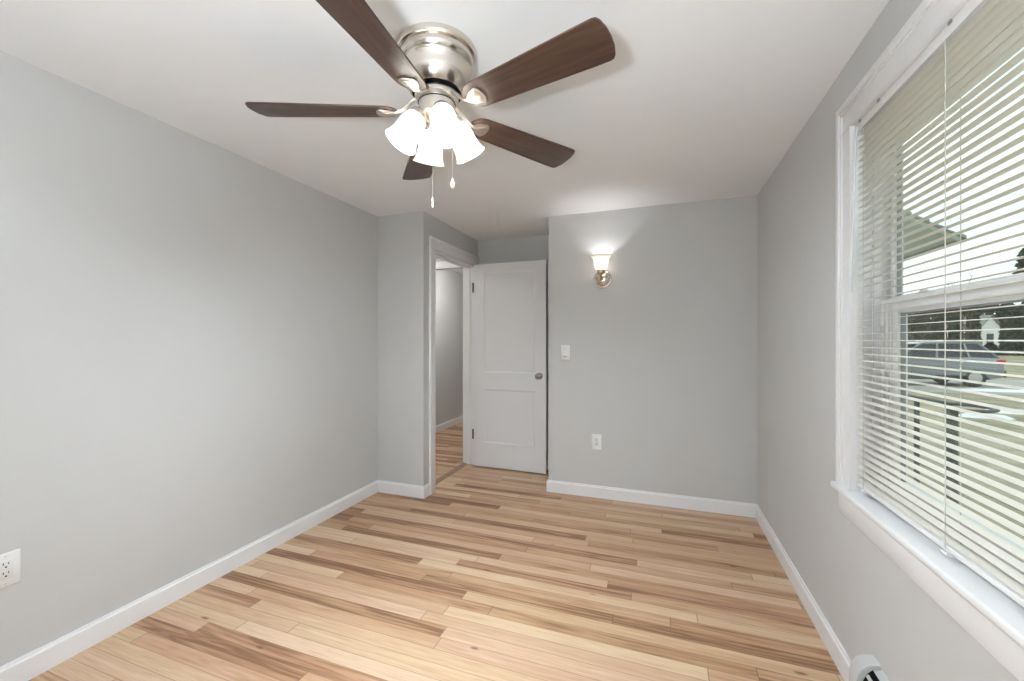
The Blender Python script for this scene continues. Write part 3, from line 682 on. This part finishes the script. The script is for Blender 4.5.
tube(bm, pts, .021, 8, (1.2, .7)); tag(obj('scroll_end', rr(bm), M_iron, rl, 60), 'round scroll at the end of the rail')
bm = NB(); tube(bm, [(2.6, 9.2, -.2), (2.6, 5.05, -.2)], .012, 8); obj('bottom_rail', rr(bm), M_iron, rl)
for k in range(5):
    bm = NB(); box(bm, 2.588, 2.612, 6.65 + k * .5, 6.674 + k * .5, -.2, .65); obj('baluster', rr(bm), M_iron, rl)
# car
cp = at(985, 15.6); car = thing('parked_car', 'dark silver hatchback on the road in front of the evergreens', 'car', (cp.x, cp.y, GZ + .02), R(184))
Lc, Wc = 4.5, 1.8          # origin at the rear bumper centre line, +x = forward
def cbody():
    prof = [(.06, .36), (.02, .55), (.04, .80), (.10, 1.00), (.30, 1.06), (1.0, 1.08), (2.9, 1.04), (3.5, .99), (4.2, .88), (4.42, .74), (4.48, .55), (4.44, .32)]
    bot = []
    for cx2 in (3.62, .86):
        bot.append((cx2 + .40, .26))
        for i in range(9): a = PI * i / 8; bot.append((cx2 + .37 * math.cos(a), .30 + .37 * math.sin(a)))
        bot.append((cx2 - .40, .26))
    bm = NB(); poly = prof + bot
    prism(bm, poly, 'y', -Wc/2, Wc/2, .05); return bm
obj('car_body', cbody(), M_car, car, 40)
bm = NB(); base = [(.22, 1.04), (3.35, 1.00)]; roof = [(.55, 1.50), (2.25, 1.54)]
def gh(z0x, z1x, ztop, inset, base_z=1.03):
    pass
v = [bm.verts.new(p) for p in ((.16,-.84,1.05),(3.30,-.84,1.0),(3.30,.84,1.0),(.16,.84,1.05),(.62,-.64,1.56),(2.30,-.64,1.58),(2.30,.64,1.58),(.62,.64,1.56))]
for f in ((0,1,5,4),(1,2,6,5),(2,3,7,6),(3,0,4,7),(4,5,6,7)): bm.faces.new([v[i] for i in f])
bmesh.ops.bevel(bm, geom=list(bm.edges), offset=.04, segments=2, affect='EDGES'); tag(obj('windows', bm, M_cglass, car, 40), 'dark wraparound glass')
bm = NB(); prism(bm, [(.52, 1.56), (.45, 1.60), (.7, 1.645), (1.5, 1.665), (2.2, 1.64), (2.42, 1.56)], 'y', -.66, .66, .03); obj('roof', bm, M_car, car, 40)
for s in (-1, 1):
    for pa, pb in (((.16, 1.05), (.62, 1.58)), ((1.0, 1.07), (1.05, 1.58)), ((1.95, 1.05), (1.85, 1.6)), ((3.25, 1.0), (2.3, 1.6))):
        bm = NB(); tube(bm, [(pa[0], s * .845, pa[1]), (pb[0], s * .655, pb[1])], .035, 6); obj('pillar', bm, M_car, car)
    for x in (.86, 3.62):
        bm = NB(); lathe(bm, [(0, -.1), (.30, -.1), (.335, -.07), (.335, .07), (.30, .1), (0, .1)], 32, Matrix.Translation((x, s * .80, .335)) @ RX); w = obj('wheel', bm, M_tyre, car, 40)
        bm = NB(); lathe(bm, [(0, -.108), (.20, -.104), (.21, -.09), (.21, .09), (.20, .104), (0, .108)], 24, Matrix.Translation((x, s * .80, .335)) @ RX); obj('rim', bm, M_rim, w, 40)
    bm = NB(); box(bm, .0, .28, s * .905 - .06, s * .905 + .01, .82, 1.0, .02); obj('tail_light', bm, M_tail, car)
    bm = NB(); box(bm, 1.2, 3.2, s * .905 - .02, s * .905 + .02, .25, .42, .01); obj('side_sill', bm, M_clad, car)
bm = NB(); box(bm, -.04, .12, -.88, .88, .36, .62, .03); obj('rear_bumper', bm, M_clad, car, 40)
# evergreens
def conifer_bm(h, rad, n, base=.06, seed=1):
    rnd = random.Random(seed); bm = NB()
    for i in range(n):
        t = rnd.random() ** .85; z = h * (base + (1 - base) * t); r = rad * (1 - t) ** .3 * (.55 + .45 * rnd.random()) + .05; a = rnd.random() * 2 * PI
        d = Vector((math.cos(a), math.sin(a), 0)); s = Vector((-d.y, d.x, 0)); p0 = Vector((0, 0, z)) + d * r * .15; p1 = Vector((0, 0, z - r * .25)) + d * r
        w = .14 * r + .16; mid = p0.lerp(p1, .55) + Vector((0, 0, .06 * r + .05)); low = p0.lerp(p1, .6) - Vector((0, 0, .22 + .1 * rnd.random()))
        A, B, Cc, D, E_ = [bm.verts.new(q) for q in (p0, mid + s * w, p1, mid - s * w, low)]
        bm.faces.new((A, B, Cc)); bm.faces.new((A, Cc, D)); bm.faces.new((A, E_, B)); bm.faces.new((B, E_, Cc)); bm.faces.new((Cc, E_, D)); bm.faces.new((D, E_, A))
    return bm
def conifer(name, lab, loc, h, rad, n, seed, base=.03, group=None):
    t = thing(name, lab, 'tree', loc, random.random() * 6, group)
    obj('foliage', conifer_bm(h, rad, n, base, seed), M_leaf, t)
    bm = NB(); tube(bm, [(0, 0, 0), (.03, 0, h * .5), (0, 0, h * .9)], [.16, .10, .02], 8); obj('trunk', bm, M_bark, t)
    return t
wheres = ['hidden by the window frame, left of the car', 'behind the hood of the parked car', 'behind the windscreen of the parked car', 'behind the front of the car roof', 'behind the rear of the car roof', 'behind the tail of the parked car', 'and much shorter, in front of the white gable', 'just right of the white gable', 'at the right edge of the glass']
t0 = conifer('evergreen_tree', 'dark evergreen ' + wheres[0], at(886, 47), 6.5, .82, 1500, 3, group='row of evergreens beyond the road')
for i in range(1, 9):
    u = 886 + i * 17.4; c = 47 + (.35 if i % 2 else -.35); s = random.uniform(.92, 1.06)
    copy_thing(t0, at(u, c), random.random() * 6, 'dark evergreen ' + wheres[i], (1, 1, .22 if i == 6 else s))
conifer('tall_pine', 'tall dark pine standing against the sky at the right edge', at(1031, 38), 10.6, 1.5, 260, 9, .62)
bm = NB()
for i in range(22):
    p = at(860 + i * 9, 62); o2 = conifer_bm(7.2, 1.7, 260, .0, 40 + i); bmesh.ops.translate(o2, verts=o2.verts, vec=p); mtmp = bpy.data.meshes.new('tmp'); o2.to_mesh(mtmp); o2.free(); bm.from_mesh(mtmp); bpy.data.meshes.remove(mtmp)
tag(obj('distant_woodland', bm, M_leaf), 'dark band of distant woods behind the evergreen row', 'woodland', kind='stuff')
# bare branching tree against the sky
def bare_bm(h, seed):
    rnd = random.Random(seed); bm = NB()
    def grow(p, d, L, r, lv):
        q = p + d * L; m = p.lerp(q, .5) + Vector((rnd.uniform(-1, 1), rnd.uniform(-1, 1), 0)) * L * .06
        tube(bm, [p, m, q], [r, r * .85, r * .65], 5)
        if lv == 0: return
        for k in range(3 if lv > 1 else 4):
            nd = (d + Vector((rnd.uniform(-1, 1), rnd.uniform(-1, 1), rnd.uniform(-.35, .6))) * .75).normalized(); grow(p.lerp(q, rnd.uniform(.55, 1)), nd, L * rnd.uniform(.55, .8), r * .58, lv - 1)
    grow(Vector((0, 0, 0)), Vector((0, 0, 1)), h * .36, h * .014, 5); return bm
bt = thing('bare_tree', 'leafless tree with thin twigs against the pale sky', 'tree', at(968, 30)); obj('branches', bare_bm(7.4, 4), M_bark, bt)
bt = thing('bare_tree', 'smaller leafless tree low in the sky at the left of the upper pane', 'tree', at(922, 32)); obj('branches', bare_bm(6.0, 8), M_bark, bt)
# small white house
hp = at(990, 54); ho = thing('white_house', 'small white gabled house peeking over the shortest evergreen', 'house', hp, R(25))
bm = NB(); prism(bm, [(-1.2, 0), (1.2, 0), (1.2, 2.7), (0, 3.75), (-1.2, 2.7)], 'y', 0, 3.0); obj('walls', bm, M_white, ho); ho.scale = (1.25, 1.25, 1.3)
bm = NB(); prism(bm, [(1.4, 2.52), (0, 3.78), (-1.4, 2.52), (-1.4, 2.62), (0, 3.90), (1.4, 2.62)], 'y', -.2, 3.2); obj('roof', bm, M_shingle, ho)
bm = NB(); box(bm, -.4, .4, -.03, .02, 1.0, 2.0); obj('window', bm, M_cglass, ho)
